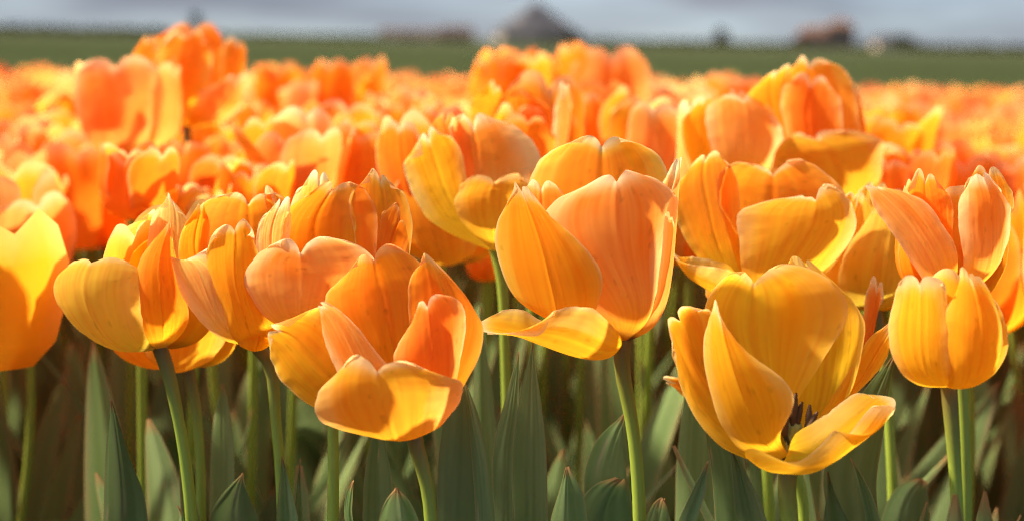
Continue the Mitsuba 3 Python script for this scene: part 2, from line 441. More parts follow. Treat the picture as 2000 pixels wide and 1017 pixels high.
B.petal('797,848,0 704,838,-60 645,814,-95 648,758,-120 700,706,-130;803,851,0 782,846,-105 768,795,-165 757,742,-190 752,704,-185;809,848,0 854,832,-60 882,796,-95 890,742,-120 828,708,-130', 'ochre', 0, .55, 'broad dull amber petal hiding the base', ruffle=5, t0=.9, taper=.75)
B.stem([(806, 836, 0), (812, 866, 0), (830, 930, 0), (842, 1040, 0)], .0026)

C = Hero(.595, 1545, 893, 'wide open golden yellow tulip in front on the right showing its dark stamens', 3)
C.petal('1546,886,0 1545,800,95 1540,700,130 1542,580,140 1556,507,120;1555,886,0 1612,800,100 1632,690,130 1626,590,130 1584,514,110;1560,886,0 1650,795,35 1688,680,30 1676,598,40 1600,522,60', 'lemon', .6, .2, 'clear yellow petal at the back')
C.petal('1538,884,0 1466,780,40 1396,670,55 1394,586,60 1452,518,65;1545,882,0 1512,780,75 1482,670,120 1480,595,125 1483,550,110;1550,884,0 1560,790,45 1640,655,55 1622,562,60 1524,504,70', 'yellow', .4, .4, 'large golden petal at the back with a notched tip')
C.petal('1556,886,0 1602,820,40 1662,735,60 1702,672,60 1738,636,50;1560,889,0 1622,822,40 1682,752,55 1714,700,55 1750,640,50;1561,892,0 1632,815,45 1694,757,60 1728,716,60 1750,668,55', 'amber', 0, .5, ruffle=3)
C.petal('1540,897,0 1430,884,-20 1350,802,-35 1322,716,-25 1300,656,-10;1535,890,0 1430,800,25 1370,720,40 1338,650,25 1318,618,10;1535,885,0 1452,780,30 1402,690,45 1388,620,40 1350,594,20', 'amber', 0, .7)
C.petal('1540,896,0 1440,874,-40 1386,780,-65 1373,668,-60 1389,594,-45;1543,894,0 1478,852,-90 1438,780,-135 1408,690,-125 1394,602,-65;1544,890,0 1514,838,-70 1530,772,-105 1478,706,-105 1402,644,-65', 'yellow', 0, .8, 'dull golden petal in front curling over on the left', fold=.35)
C.petal('1536,898,0 1455,890,-50 1450,860,-120 1508,882,-155 1568,858,-155 1608,824,-145 1642,828,-120 1700,770,-70;1543,901,0 1502,906,-85 1545,906,-130 1590,888,-135 1630,864,-125 1670,840,-105 1702,820,-85 1732,794,-60;1546,888,0 1538,856,-40 1556,834,-50 1586,817,-45 1612,804,-35 1642,789,-30 1672,775,-25 1704,764,-20', 'yellow', 0, .8, 'yellow petal lying open to the right with a wavy edge', ruffle=3)
C.stem([(1545, 892, 0), (1538, 930, 0), (1545, 1040, 0), (1550, 1200, 0)], .0031)
for i, (x0, y0, z0, x1, y1, z1) in enumerate(((1545, 815, -20, 1549, 764, -32), (1555, 815, -15, 1562, 782, -25), (1528, 835, -25, 1533, 800, -30), (1580, 830, 10, 1583, 790, 12), (1570, 840, -30, 1590, 800, -35), (1530, 840, 20, 1520, 800, 30))):
    g, t = tube([C.pt(1545, 885, 0), C.pt(x0 * .6 + 618, y0 * .6 + 354, z0 * .6), C.pt(x0, y0, z0), C.pt((x0 + x1) / 2, (y0 + y1) / 2 - 1, (z0 + z1) / 2), C.pt(x1, y1, z1)], [.0005, .0006, .0006, .0015, .0014, .0005], 10, 30)
    col = np.where((t > .5)[..., None], np.array([.085, .042, .018]), np.array([.03, .035, .03])) * (.7 + .6 * nz(t * 60, t * 3, 8))[..., None]
    add_grid(numbered('stamen', C.key), g, col, 'anther_skin')
g, t = tube([C.pt(1546, 886, 0), C.pt(1548, 850, -4), C.pt(1549, 822, -6), C.pt(1549, 812, -6)], [.0020, .0026, .0024, .0034, .0018], 12, 24)
add_grid(numbered('pistil', C.key), g, np.array([.30, .33, .12]) * np.ones(g.shape), 'anther_skin')

# --- the left group
D = Hero(.66, 312, 682, 'khaki yellow tulip cut by the left edge with a dark stem', 4)
D.petal('306,680,0 246,600,40 226,500,60 236,448,60 284,416,60;308,680,0 290,590,70 285,500,100 286,450,100 292,424,90;312,680,0 325,600,60 330,520,80 325,450,80 300,420,75', 'yellow')
D.petal('310,680,0 296,600,40 282,500,55 296,420,60 316,390,60;312,680,0 330,590,60 332,500,80 334,430,80 328,388,70;318,680,0 356,600,20 372,520,30 364,440,40 340,396,50', 'cream')
D.petal('302,682,0 214,676,-20 140,622,-20 112,560,-10 140,512,0;306,683,0 250,672,-80 206,606,-110 196,548,-105 204,508,-85;309,680,0 300,652,-70 297,600,-90 290,550,-90 282,513,-70', 'khaki', .5, .4, 'dull khaki petal', taper=.8)
D.petal('308,683,0 298,650,-65 280,560,-85 298,490,-70 334,446,-50;312,683,0 338,642,-85 338,560,-115 336,500,-100 343,443,-60;318,682,0 368,648,-40 382,598,-50 358,510,-40 348,450,-40', 'orange', .6, .3, 'pointed orange petal', taper=.35, fold=.4)
D.hidden(.060, 'ochre', .5, (1, 5), .3)
D.stem([(312, 678, 0), (322, 706, 0), (345, 800, 0), (362, 900, 0), (376, 1040, 0)], .0026)

E0 = Hero(.72, 366, 715, 'orange yellow tulip hanging low behind the khaki tulip', 5)
E0.petal('362,714,0 300,712,-20 232,680,-20 200,640,0 190,590,0;366,716,0 320,715,-60 270,690,-80 250,640,-80 240,590,-60;366,712,0 350,690,-60 330,650,-80 320,610,-80 300,570,-60', 'amber', 0, .3)
E0.petal('360,714,0 322,706,-70 300,660,-90 310,610,-90 330,560,-70;366,718,0 362,716,-90 370,660,-120 372,610,-120 370,560,-90;372,714,0 420,700,-40 448,650,-40 440,600,-40 410,560,-40', 'ochre', 0, .3)
E0.petal('360,712,0 300,620,40 280,520,60 300,470,60 340,440,50;366,712,0 366,620,60 366,520,90 366,470,90 368,440,70;372,712,0 420,620,40 440,540,60 430,480,60 390,440,50', 'orange', 0, .3)
E0.hidden(.052, 'amber', .5, (0, 2, 4), .7)
E0.stem([(366, 712, 0), (372, 740, 0), (386, 830, 0), (392, 1040, 0)], .0024)

E = Hero(.655, 492, 672, 'cream edged tulip with an orange heart, second from the left edge', 6)
E.petal('486,670,0 408,560,30 368,470,50 388,408,55 440,366,60;491,670,0 482,560,80 476,470,110 475,420,110 476,388,95;496,670,0 535,560,40 556,460,50 550,398,55 516,364,65', 'deep', 0, .5, 'deep orange back petal')
E.petal('486,672,0 400,600,0 352,520,10 356,450,20 384,408,25;488,672,0 420,590,30 378,500,40 380,440,40 388,410,30;490,672,0 440,590,50 400,500,60 402,440,50 392,408,35', 'amber', 0, .4)
E.petal('496,672,0 530,620,20 545,540,30 545,450,40 532,378,50;496,672,0 530,600,55 550,520,75 550,440,75 530,372,70;494,670,0 505,600,70 515,520,95 520,440,95 510,368,80', 'amber', 0, .6)
E.petal('482,674,0 428,654,-30 376,590,-45 342,524,-35 332,480,-25;487,677,0 458,640,-80 426,575,-105 398,518,-90 366,508,-60;492,673,0 474,645,-80 458,595,-100 440,535,-85 400,488,-60', 'cream', 0, .9, 'cream and peach petal with pale horned tips', t0=.93, taper=.9)
E.petal('490,676,0 470,655,-85 454,600,-105 428,530,-95 440,462,-70;500,678,0 505,640,-110 486,560,-135 478,495,-115 472,450,-75;510,674,0 560,645,-70 540,570,-90 515,500,-80 488,456,-65', 'amber', 0, .7, 'upright amber petal', taper=.7)
E.petal('492,676,0 480,672,-60 474,640,-70 480,600,-70 500,560,-60;500,679,0 510,680,-70 520,650,-85 525,610,-85 530,570,-70;508,676,0 530,674,-30 545,645,-30 545,605,-30 535,565,-40', 'yellow', 0, .4)
E.stem([(500, 674, 0), (520, 700, 10), (535, 780, 10), (545, 900, 10), (552, 1040, 10)], .0024, True)

Fl = Hero(.64, 610, 655, 'peach tulip with heart shaped front petal behind the low front tulip', 7)
Fl.petal('602,652,0 548,580,30 522,500,45 556,420,50 616,370,60;608,652,0 614,560,70 606,470,100 614,415,100 645,366,85;614,652,0 690,580,40 728,480,50 716,400,55 684,346,65', 'deep', 0, .4)
Fl.petal('604,654,0 545,610,-10 504,520,10 506,440,20 535,398,20;606,654,0 560,590,20 530,500,30 530,440,30 545,396,30;608,654,0 580,590,40 560,500,50 560,440,50 562,396,40', 'cream', 0, .9)
Fl.petal('606,652,0 580,560,100 560,460,130 565,390,130 590,344,120;610,652,0 615,560,120 610,460,150 612,390,150 615,340,130;614,652,0 650,560,100 665,460,130 655,400,130 635,350,120', 'lemon', 0, .9)
Fl.petal('614,652,0 672,560,60 690,470,80 684,390,80 716,340,80;618,652,0 720,560,60 746,470,70 746,400,80 738,344,80;620,654,0 748,590,10 800,480,20 790,390,40 758,350,60', 'orange', 0, .5)
Fl.petal('612,656,0 660,600,10 730,560,10 780,510,20 800,450,30;616,656,0 680,600,30 740,520,40 765,460,50 780,420,50;618,654,0 690,570,50 730,480,60 745,430,60 760,400,60', 'orange', 0, .4)
Fl.petal('602,658,0 526,620,-40 490,556,-60 520,500,-65 566,481,-65;608,659,0 602,610,-95 607,552,-115 603,515,-105 602,492,-90;616,658,0 672,625,-40 712,560,-55 722,505,-60 644,466,-65', 'peach', 0, .75, 'heart shaped peach petal facing the viewer')
Fl.stem([(610, 652, 0), (630, 700, 0), (648, 800, 0), (651, 900, 0), (650, 1040, 0)], .0024, False)

# --- the middle group
G = Hero(.76, 968, 490, 'yellow and peach tulip standing open just left of the central tulip', 8)
G.petal('962,486,0 916,400,40 888,300,55 884,240,60 892,214,60;966,486,0 945,400,80 932,320,110 926,270,110 922,234,95;970,486,0 1010,400,40 1050,330,50 1020,262,55 954,218,65', 'peach', 0, .6, 'peach back petal with a notched tip')
G.petal('962,486,0 900,400,60 870,300,80 850,250,85 842,232,80;966,486,0 920,400,80 890,300,110 870,250,110 868,222,90;968,486,0 940,400,90 920,300,110 905,250,110 888,226,95', 'red', 0, .2)
G.petal('962,490,0 858,444,-50 816,388,-55 796,328,-40 812,286,-30;964,487,0 900,425,-5 866,365,0 846,305,0 832,266,0;966,484,0 934,420,20 912,365,15 892,290,15 850,252,10', 'yellow', 0, .85, 'bright yellow petal on the left')
G.petal('970,488,0 1000,450,10 1030,420,20 1040,390,30 1035,350,40;974,488,0 1020,450,20 1046,415,30 1052,380,40 1045,345,40;974,490,0 1040,460,0 1062,420,0 1062,390,20 1055,350,30', 'orange', 0, .4)
G.petal('974,490,0 1020,465,-30 1050,440,-30 1060,410,-20 1060,380,-10;976,490,0 1030,460,-10 1055,430,0 1062,400,0 1062,370,0;976,488,0 1025,450,10 1048,420,20 1055,390,20 1058,360,10', 'orange', 0, .4)
G.petal('962,491,0 915,445,-75 897,405,-100 906,378,-105 924,370,-100;970,494,0 962,450,-110 958,402,-145 963,376,-140 968,364,-130;980,491,0 1028,445,-75 1045,402,-100 1035,375,-105 1008,364,-100', 'ochre', 0, .3, 'short dull amber front petal')
G.stem([(968, 486, 0), (978, 530, 0), (985, 640, 0), (990, 800, 0), (985, 1040, 0)], .0025, False)

G2 = Hero(.86, 885, 512, 'orange tulip with white tipped petals leaning left behind the yellow and peach tulip', 9)
G2.petal('880,511,0 800,470,-40 760,380,-50 745,300,-40 760,252,-30;884,512,0 830,460,-80 805,380,-100 790,310,-90 785,250,-60;888,511,0 860,460,-80 840,390,-100 830,320,-90 818,264,-65', 'deep', 0, .8)
G2.petal('882,513,0 842,508,-60 800,450,-80 784,400,-80 790,366,-70;886,515,0 870,510,-95 850,450,-120 840,400,-110 835,360,-90;890,513,0 932,490,-60 950,430,-60 945,380,-60 900,350,-60', 'ochre', 0, .3)
G2.hidden(.072, 'orange', .5, (0, 1, 2, 4), .4)
G2.stem([(885, 508, 0), (883, 530, 0), (884, 640, 0), (900, 1040, 0)], .0025, True)

# --- the right group
H = Hero(.71, 1475, 590, 'orange tulip with a broad heart shaped front petal behind the golden tulip', 10)
H.petal('1468,588,0 1432,480,30 1412,390,45 1424,336,50 1476,307,60;1475,588,0 1505,480,80 1518,400,110 1520,355,110 1520,334,95;1484,588,0 1610,500,30 1662,420,40 1622,348,50 1554,302,65', 'deep', 0, .5, 'glowing orange red back petal')
H.petal('1466,590,0 1372,515,-10 1332,450,-10 1318,390,0 1345,325,10;1469,588,0 1412,500,30 1390,420,40 1376,350,40 1380,303,30;1472,588,0 1446,500,50 1448,420,60 1436,350,60 1408,300,45', 'orange', 0, .5)
H.petal('1482,590,0 1580,560,0 1640,500,0 1665,440,10 1675,390,20;1484,590,0 1590,540,10 1640,470,20 1662,420,20 1672,385,25;1484,588,0 1580,510,40 1620,440,50 1645,400,45 1660,375,35', 'yellow', 0, .8)
H.petal('1468,592,0 1440,534,-70 1436,460,-90 1450,412,-95 1538,376,-95;1478,594,0 1512,525,-110 1552,455,-140 1567,415,-135 1570,390,-115;1488,592,0 1592,534,-55 1652,450,-70 1636,396,-80 1596,355,-85', 'ochre', 0, .7, 'broad ochre orange front petal', t0=.9)
H.petal('1468,590,0 1430,538,-75 1385,524,-110 1342,518,-115 1314,506,-105;1468,594,0 1416,588,-60 1372,565,-90 1334,540,-95 1310,506,-95;1464,586,0 1424,525,-25 1382,509,-45 1346,504,-60 1318,502,-75', 'yellow', 0, .8, 'yellow petal sticking out to the left')
H.petal('1470,594,0 1420,610,-30 1380,590,-50 1376,560,-60 1390,535,-60;1474,597,0 1440,625,-60 1410,610,-85 1400,575,-90 1410,545,-85;1478,594,0 1460,610,-70 1450,590,-90 1445,560,-90 1440,535,-85', 'ochre', 0, .4)
H.stem([(1475, 588, 0), (1480, 640, 0), (1490, 800, 0), (1505, 1040, 0)], .0025, False)

I = Hero(.74, 1708, 606, 'closed greenish yellow tulip between the golden tulip and the right edge', 12)
I.petal('1702,604,0 1660,500,40 1660,430,50 1680,390,50 1700,375,40;1708,604,0 1710,500,80 1712,430,80 1714,390,70 1716,372,50;1714,604,0 1756,500,30 1752,440,40 1740,400,40 1728,376,40', 'khaki', 0, .4)
I.petal('1700,606,0 1634,590,-10 1604,545,-20 1634,455,-20 1671,388,-20;1704,605,0 1662,560,-50 1656,490,-60 1672,430,-50 1676,385,-30;1708,604,0 1700,560,-70 1704,490,-80 1700,430,-70 1682,388,-35', 'khaki', 0, .7, 'pale pointed petal on the left', taper=.4)
I.petal('1702,608,0 1640,588,-50 1628,520,-75 1664,455,-75 1702,412,-60;1709,610,0 1704,570,-90 1704,505,-125 1712,450,-115 1718,410,-80;1716,608,0 1752,570,-65 1758,500,-85 1752,450,-75 1736,410,-60', 'khaki', 0, .3, ruffle=3)
I.petal('1712,607,0 1740,590,-60 1756,530,-70 1750,470,-60 1735,415,-50;1715,607,0 1768,580,-20 1780,520,-15 1768,460,-10 1742,412,-20;1716,606,0 1760,560,30 1770,500,40 1760,450,40 1744,415,20', 'yellow', 0, .5, ruffle=3)
I.hidden(.052, 'yellow', .35, (1, 3), .5)
I.stem([(1708, 602, 0), (1720, 660, 0), (1735, 800, 0), (1745, 1040, 0)], .0025, True)

J = Hero(.63, 1862, 585, 'salmon orange tulip reaching in from the right edge', 13)
J.petal('1858,588,0 1800,566,-60 1744,482,-80 1705,420,-70 1683,374,-60;1860,584,0 1812,520,-100 1770,450,-110 1730,395,-90 1698,367,-65;1864,582,0 1840,500,-100 1810,440,-110 1775,395,-90 1725,370,-70', 'peach', 0, .6, 'salmon petal reaching left')
J.petal('1858,582,0 1800,500,10 1772,430,20 1770,390,20 1786,350,20;1862,580,0 1830,490,40 1820,420,50 1815,380,50 1812,345,40;1866,580,0 1870,490,50 1870,420,60 1860,380,60 1836,350,50', 'deep', 0, .5)
J.petal('1862,586,0 1850,520,-110 1838,450,-130 1845,400,-120 1865,360,-90;1868,588,0 1890,530,-120 1895,450,-140 1895,395,-130 1890,350,-90;1874,584,0 1930,520,-60 1950,440,-70 1945,390,-60 1915,355,-60', 'peach', 0, .8)
J.petal('1870,584,0 1930,520,0 1970,440,0 1975,380,10 1955,345,20;1870,582,0 1925,500,40 1945,430,50 1945,380,50 1935,335,40;1868,580,0 1900,490,70 1910,420,80 1905,370,80 1910,335,60', 'orange', 0, .6)
J.hidden(.046, 'peach', .5, (0, 3), .6)
J.stem([(1862, 582, 0), (1868, 640, 0), (1880, 800, 0), (1885, 1040, 0)], .0026, True)

K = Hero(.58, 1830, 735, 'low yellow tulip at the right edge beside the golden tulip', 14)
K.s *= 1.25
K.o = at(1853, 756, .58)
K.petal('1824,734,0 1775,728,-20 1738,690,-30 1738,630,-20 1768,578,-10;1827,735,0 1785,720,-70 1764,680,-90 1766,625,-80 1778,572,-50;1830,733,0 1812,715,-85 1805,670,-105 1802,620,-90 1795,575,-60', 'yellow', 0, .7, 'yellow petal with a brown crease', ruffle=3)
K.petal('1826,734,0 1806,715,-80 1796,660,-95 1805,610,-90 1835,566,-60;1832,736,0 1838,720,-100 1842,660,-130 1844,610,-115 1842,560,-70;1838,734,0 1878,715,-50 1895,660,-60 1885,610,-55 1856,566,-45', 'amber', 0, .6)
K.petal('1836,734,0 1886,720,-20 1915,670,-20 1905,610,-10 1880,570,0;1836,732,0 1880,700,30 1898,650,40 1890,600,40 1872,566,30;1834,730,0 1860,690,60 1870,640,70 1865,595,60 1856,560,50', 'yellow', 0, .6)
K.hidden(.039, 'yellow', .42, (0, 1, 2), 1.0)
K.stem([(1830, 731, 0), (1834, 780, 0), (1842, 900, 0), (1846, 1040, 0)], .0025, True)

# flower hidden behind the golden one: two petals stick out at its sides
Q = Hero(.68, 1520, 800, 'orange tulip hidden behind the golden tulip with two petal tips showing', 15)
Q.petal('1526,798,0 1600,760,0 1665,690,0 1690,620,0 1700,560,0;1527,798,0 1610,770,-10 1680,690,-15 1702,620,-15 1710,555,-10;1528,800,0 1620,780,0 1690,700,10 1714,620,10 1716,570,5', 'red', 0, .9, 'upright red orange petal on the right')
Q.petal('1516,800,0 1440,800,0 1370,790,0 1330,768,0 1306,748,0;1516,800,0 1440,795,20 1370,775,20 1335,755,10 1308,746,0;1516,798,0 1440,780,30 1380,760,40 1345,748,30 1315,742,10', 'orange', 0, .8)
Q.petal('1514,798,0 1470,740,40 1450,670,50 1460,620,50 1490,590,50;1520,798,0 1510,740,60 1510,670,80 1512,620,80 1516,585,60;1526,798,0 1560,740,40 1575,670,50 1565,620,50 1545,590,50', 'orange', 0, .8)
Q.stem([(1520, 796, 0), (1530, 850, 0), (1562, 940, 0), (1570, 1040, 0)], .0024, False)

# --- tall one on the right and its neighbours
Lt = Hero(.88, 1640, 440, 'tall orange tulip with a red streaked inner petal, right of centre above the others', 16)
Lt.petal('1634,436,0 1570,330,30 1540,230,45 1538,160,50 1572,112,55;1640,436,0 1612,320,70 1600,230,90 1594,160,90 1590,118,80;1646,436,0 1688,330,30 1680,230,40 1660,150,45 1612,112,55', 'orange', 0, .9, t0=.88)
Lt.petal('1632,437,0 1530,340,0 1478,250,10 1462,195,10 1492,148,20;1636,437,0 1560,320,40 1520,230,50 1508,170,50 1520,138,40;1640,437,0 1590,310,60 1562,220,70 1552,165,65 1545,132,55', 'amber', 0, .8)
Lt.petal('1636,438,0 1562,340,-30 1524,245,-40 1526,190,-35 1556,150,-20;1640,438,0 1600,340,-10 1576,250,-10 1576,200,-10 1584,160,-5;1646,438,0 1650,340,-30 1634,250,-40 1626,200,-35 1606,160,-20', 'red', 0, .9, 'red petal with a pale streaked edge')
Lt.petal('1634,440,0 1552,385,-45 1484,322,-70 1496,288,-75 1552,266,-75;1640,442,0 1622,370,-95 1602,315,-120 1590,292,-115 1572,278,-100;1648,440,0 1700,375,-45 1708,310,-60 1690,278,-70 1612,260,-75', 'ochre', 0, .6, 'broad ochre front petal', t0=.9)
Lt.petal('1646,438,0 1700,360,20 1700,280,30 1690,220,40 1665,180,45;1646,438,0 1690,340,50 1690,260,60 1680,210,60 1655,170,55;1644,436,0 1670,320,70 1670,240,80 1660,190,75 1645,160,60', 'orange', 0, .5)
Lt.stem([(1640, 436, 0), (1648, 500, 0), (1655, 700, 0), (1660, 1040, 0)], .0027, False)

M = Hero(.92, 1030, 420, 'plain orange tulip rising behind the yellow and peach tulip', 17)
M.petal('1024,418,0 960,330,20 926,250,30 922,200,30 954,168,40;1028,418,0 985,320,55 965,240,70 962,200,65 966,170,50;1030,418,0 1005,320,75 990,240,90 985,200,80 978,172,60', 'amber', 0, .6)
M.petal('1024,418,0 984,330,30 968,250,40 975,200,45 1002,165,50;1030,418,0 1030,320,75 1024,240,90 1020,195,85 1014,163,65;1036,418,0 1086,330,30 1080,250,40 1066,205,45 1028,166,50', 'orange', 0, .3)
M.petal('1034,420,0 1070,360,-30 1080,280,-40 1084,220,-30 1086,182,-20;1036,420,0 1090,360,-10 1104,280,-10 1108,220,-5 1098,176,0;1036,418,0 1090,340,30 1108,270,30 1112,220,25 1110,185,15', 'peach', 0, .9)
M.petal('1024,420,0 980,380,-50 960,320,-60 965,280,-60 985,250,-50;1030,421,0 1030,370,-90 1030,310,-100 1030,270,-95 1030,245,-80;1036,420,0 1070,370,-50 1080,310,-55 1075,270,-55 1055,250,-50', 'orange', 0, .4)
M.hidden(.075, 'orange', .4, (0, 3), .2)
M.stem([(1030, 416, 0), (1035, 500, 0), (1040, 700, 0), (1045, 1040, 0)], .0026, False)

N = Hero(.87, 1415, 400, 'pale peach streaked tulip above the heart shaped orange tulip', 18)
N.petal('1408,398,0 1354,330,0 1336,270,0 1338,230,5 1362,200,10;1412,398,0 1380,320,-20 1366,250,-20 1366,220,-15 1372,200,-5;1416,398,0 1410,320,-30 1400,250,-30 1395,220,-25 1388,198,-10', 'amber', 0, .8)
N.petal('1412,399,0 1390,330,-55 1376,270,-70 1380,220,-60 1398,196,-50;1418,400,0 1440,330,-90 1446,265,-100 1446,225,-90 1440,200,-70;1424,399,0 1490,340,-40 1520,280,-45 1500,230,-45 1462,206,-50', 'peach', 0, .9, 'pale peach front petal with long streaks')
N.petal('1418,398,0 1440,320,10 1440,250,20 1432,210,20 1436,184,20;1420,398,0 1470,320,20 1476,250,30 1464,210,30 1446,182,25;1424,398,0 1510,330,10 1525,265,15 1505,215,20 1466,190,25', 'orange', 0, .8)
N.hidden(.052, 'peach', .45, (0, 1, 2), .2)
N.stem([(1415, 396, 0), (1418, 500, 0), (1420, 700, 0), (1420, 1040, 0)], .0025, False)

O = Hero(1.10, 364, 246, 'tall frilled orange tulip standing above all others at the upper left', 19)
O.petal('360,240,0 322,180,30 306,110,40 308,72,45 324,54,50;364,240,0 360,170,60 360,105,70 364,74,65 370,50,60;368,240,0 424,180,30 432,110,40 424,78,45 408,56,50', 'deep', 0, .5)
O.petal('356,243,0 296,205,-10 262,150,-10 260,108,-5 278,84,0;360,244,0 312,200,-40 290,150,-45 288,110,-30 294,82,-20;362,244,0 335,200,-50 322,150,-55 318,115,-40 314,88,-30', 'orange', 0, .7)
O.petal('370,243,0 420,200,10 432,150,10 436,110,10 440,82,10;370,244,0 440,205,0 458,150,0 462,112,0 464,86,0;370,246,0 450,215,-20 478,160,-20 480,115,-10 478,88,-5', 'orange', 0, .8)
O.petal('358,246,0 330,205,-50 324,150,-65 330,108,-55 344,82,-45;363,247,0 364,205,-75 370,140,-90 373,104,-75 376,78,-60;368,246,0 408,205,-50 422,150,-65 418,108,-55 404,84,-45', 'orange', 0, .7)
O.petal('362,247,0 385,228,-60 402,200,-75 422,180,-65 442,166,-50;366,249,0 414,238,-50 446,215,-60 462,190,-50 470,162,-40;370,248,0 436,242,-20 472,215,-20 478,190,-20 474,162,-20', 'peach', 0, .8)
O.petal('360,246,0 310,240,-40 285,205,-50 280,180,-45 290,160,-40;362,248,0 335,240,-70 315,205,-85 310,180,-75 312,160,-60;366,247,0 360,235,-80 350,205,-95 345,180,-85 335,165,-70', 'orange', 0, .5)
O.stem([(364, 242, 0), (366, 300, 0), (372, 500, 0), (380, 800, 0)], .0026, True)

# ------------------------------------------------------------------ leaves of the front plants (world curves through the flower's own units)
A.leaf('1066,1060,-30 1068,1017,-30 1084,955,-30 1100,910,-30;1106,1060,-5 1106,1017,-5 1106,960,-10 1105,907,-30;1148,1060,-30 1146,1017,-30 1142,962,-32 1108,912,-32', 1.15)
A.leaf('1150,1040,60 1142,940,50 1156,872,45 1221,810,40;1190,1040,80 1185,940,80 1200,875,75 1223,810,42;1240,1040,60 1232,940,55 1228,880,50 1225,812,44', 1.1)
A.leaf('1120,1050,20 1128,985,20 1146,952,10 1176,946,0;1170,1060,40 1180,1000,40 1200,955,40 1215,938,20;1240,1080,30 1250,1017,30 1245,970,20 1225,944,15', 1.0)
A.leaf('1000,1060,110 1000,900,110 1012,790,110 1040,668,105;1034,1060,120 1034,900,125 1036,790,120 1041,667,105;1075,1060,110 1070,900,110 1060,790,110 1043,668,106', .95)
A.leaf('962,1060,150 962,920,150 985,800,150 1012,690,140;985,1060,165 986,920,165 1000,800,160 1014,690,141;1005,1060,150 1008,920,150 1018,800,150 1016,690,141', 1.0)
A.leaf('1250,1080,60 1262,1020,60 1270,990,55 1285,978,50;1280,1080,75 1290,1020,70 1295,992,60 1298,980,50;1320,1080,60 1322,1030,60 1316,1000,55 1300,984,50', 1.2)
B.leaf('728,1080,-20 732,1010,-20 742,975,-20 768,951,-20;778,1080,0 778,1015,0 776,975,-8 775,950,-18;832,1080,-20 826,1015,-20 812,975,-20 782,953,-20', 1.15)
B.leaf('850,1060,120 850,930,120 862,800,120 880,720,110;885,1060,140 890,930,140 895,800,130 884,720,111;930,1060,120 932,930,120 918,800,120 888,722,112', .8)
B.leaf('930,1060,100 925,930,100 912,820,110 900,740,110;948,1060,115 942,930,115 922,820,115 902,740,111;970,1060,100 960,930,100 936,820,110 904,742,112', 1.1)
B.leaf('690,1080,20 668,1000,10 672,960,10 688,938,10;696,1080,25 676,1000,20 680,965,15 690,938,11;704,1080,20 686,1000,15 690,965,12 692,940,12', 1.5)
C.leaf('1302,1080,-40 1315,1017,-40 1346,945,-40 1377,895,-40;1325,1080,-30 1337,1017,-28 1362,945,-30 1378,894,-40;1342,1080,-40 1352,1017,-40 1374,945,-40 1380,896,-40', .95)
C.leaf('1690,1080,-20 1684,1017,-20 1668,945,-20 1655,894,-20;1706,1080,-8 1698,1017,-8 1682,950,-10 1657,893,-20;1726,1080,-20 1716,1017,-20 1694,950,-20 1660,895,-20', 1.0)
C.leaf('1600,1080,40 1606,1010,40 1614,960,40 1620,925,40;1640,1080,55 1634,1010,55 1628,965,50 1622,924,41;1690,1080,40 1668,1020,40 1645,975,40 1625,926,42', .75)
C.leaf('1410,1080,150 1400,950,150 1380,840,150 1360,740,150;1450,1080,170 1440,950,170 1415,840,165 1366,738,151;1480,1080,150 1478,960,150 1450,850,150 1372,740,152', 1.1)
C.leaf('1452,1080,90 1440,1000,90 1432,930,90 1428,870,90;1480,1080,105 1468,1000,100 1452,930,98 1432,870,91;1520,1080,90 1500,1000,90 1470,935,90 1436,872,92', .9)
C.leaf('1640,1060,150 1625,950,150 1660,840,150 1760,700,150;1690,1060,170 1680,950,175 1710,840,170 1768,700,152;1740,1060,150 1735,960,150 1750,850,150 1776,704,154', .85)
I.leaf('1690,1080,-80 1706,990,-80 1725,940,-80 1755,920,-80;1740,1080,-60 1750,990,-55 1765,950,-60 1785,925,-75;1800,1080,-80 1800,1000,-80 1800,960,-80 1795,935,-78', .85)
D.leaf('205,1080,-30 208,980,-30 210,880,-30 222,780,-30;246,1080,-10 244,980,-8 236,880,-12 224,778,-28;304,1080,-30 296,980,-30 262,880,-30 228,782,-28', .62)
D.leaf('395,1080,60 400,1010,60 420,970,60 466,930,60;450,1080,80 450,1010,80 455,975,70 468,929,61;510,1080,60 505,1020,60 490,980,60 471,932,62', .7)
E.leaf('540,1080,-20 542,1017,-20 545,950,-20 551,888,-20;556,1080,-8 562,1017,-8 560,950,-12 553,888,-19;586,1080,-20 586,1017,-20 572,955,-20 555,890,-18', 1.1)
E.leaf('572,1080,20 572,1017,20 576,960,20 583,896,20;582,1080,25 582,1017,25 583,960,22 584,896,21;594,1080,20 592,1017,20 590,960,20 586,898,22', 1.2)
D.leaf('345,1080,-20 350,1020,-20 352,1000,-20 350,984,-20;356,1080,-15 360,1020,-15 358,1000,-18 351,984,-19;368,1080,-20 370,1025,-20 364,1005,-20 353,986,-18', 1.3)
E0.leaf('400,1060,60 402,920,60 408,820,60 425,750,60;425,1060,80 425,920,80 426,820,70 427,750,61;452,1060,60 452,920,60 446,820,60 430,752,62', 1.3)
Fl.leaf('700,1060,90 704,950,90 712,880,90 730,820,90;730,1060,110 730,950,110 732,880,100 733,820,91;760,1060,90 760,950,90 752,880,90 737,822,92', 1.0)
H.leaf('1320,1060,60 1325,900,60 1340,760,60 1370,640,60;1360,1060,90 1365,900,90 1370,760,80 1374,640,61;1400,1060,60 1405,900,60 1400,760,60 1380,642,62', 1.35)
G.leaf('920,1060,60 918,900,60 925,760,60 935,600,60;950,1060,80 945,900,80 942,760,75 938,600,61;985,1060,60 975,900,60 962,760,60 942,602,62', 1.1)

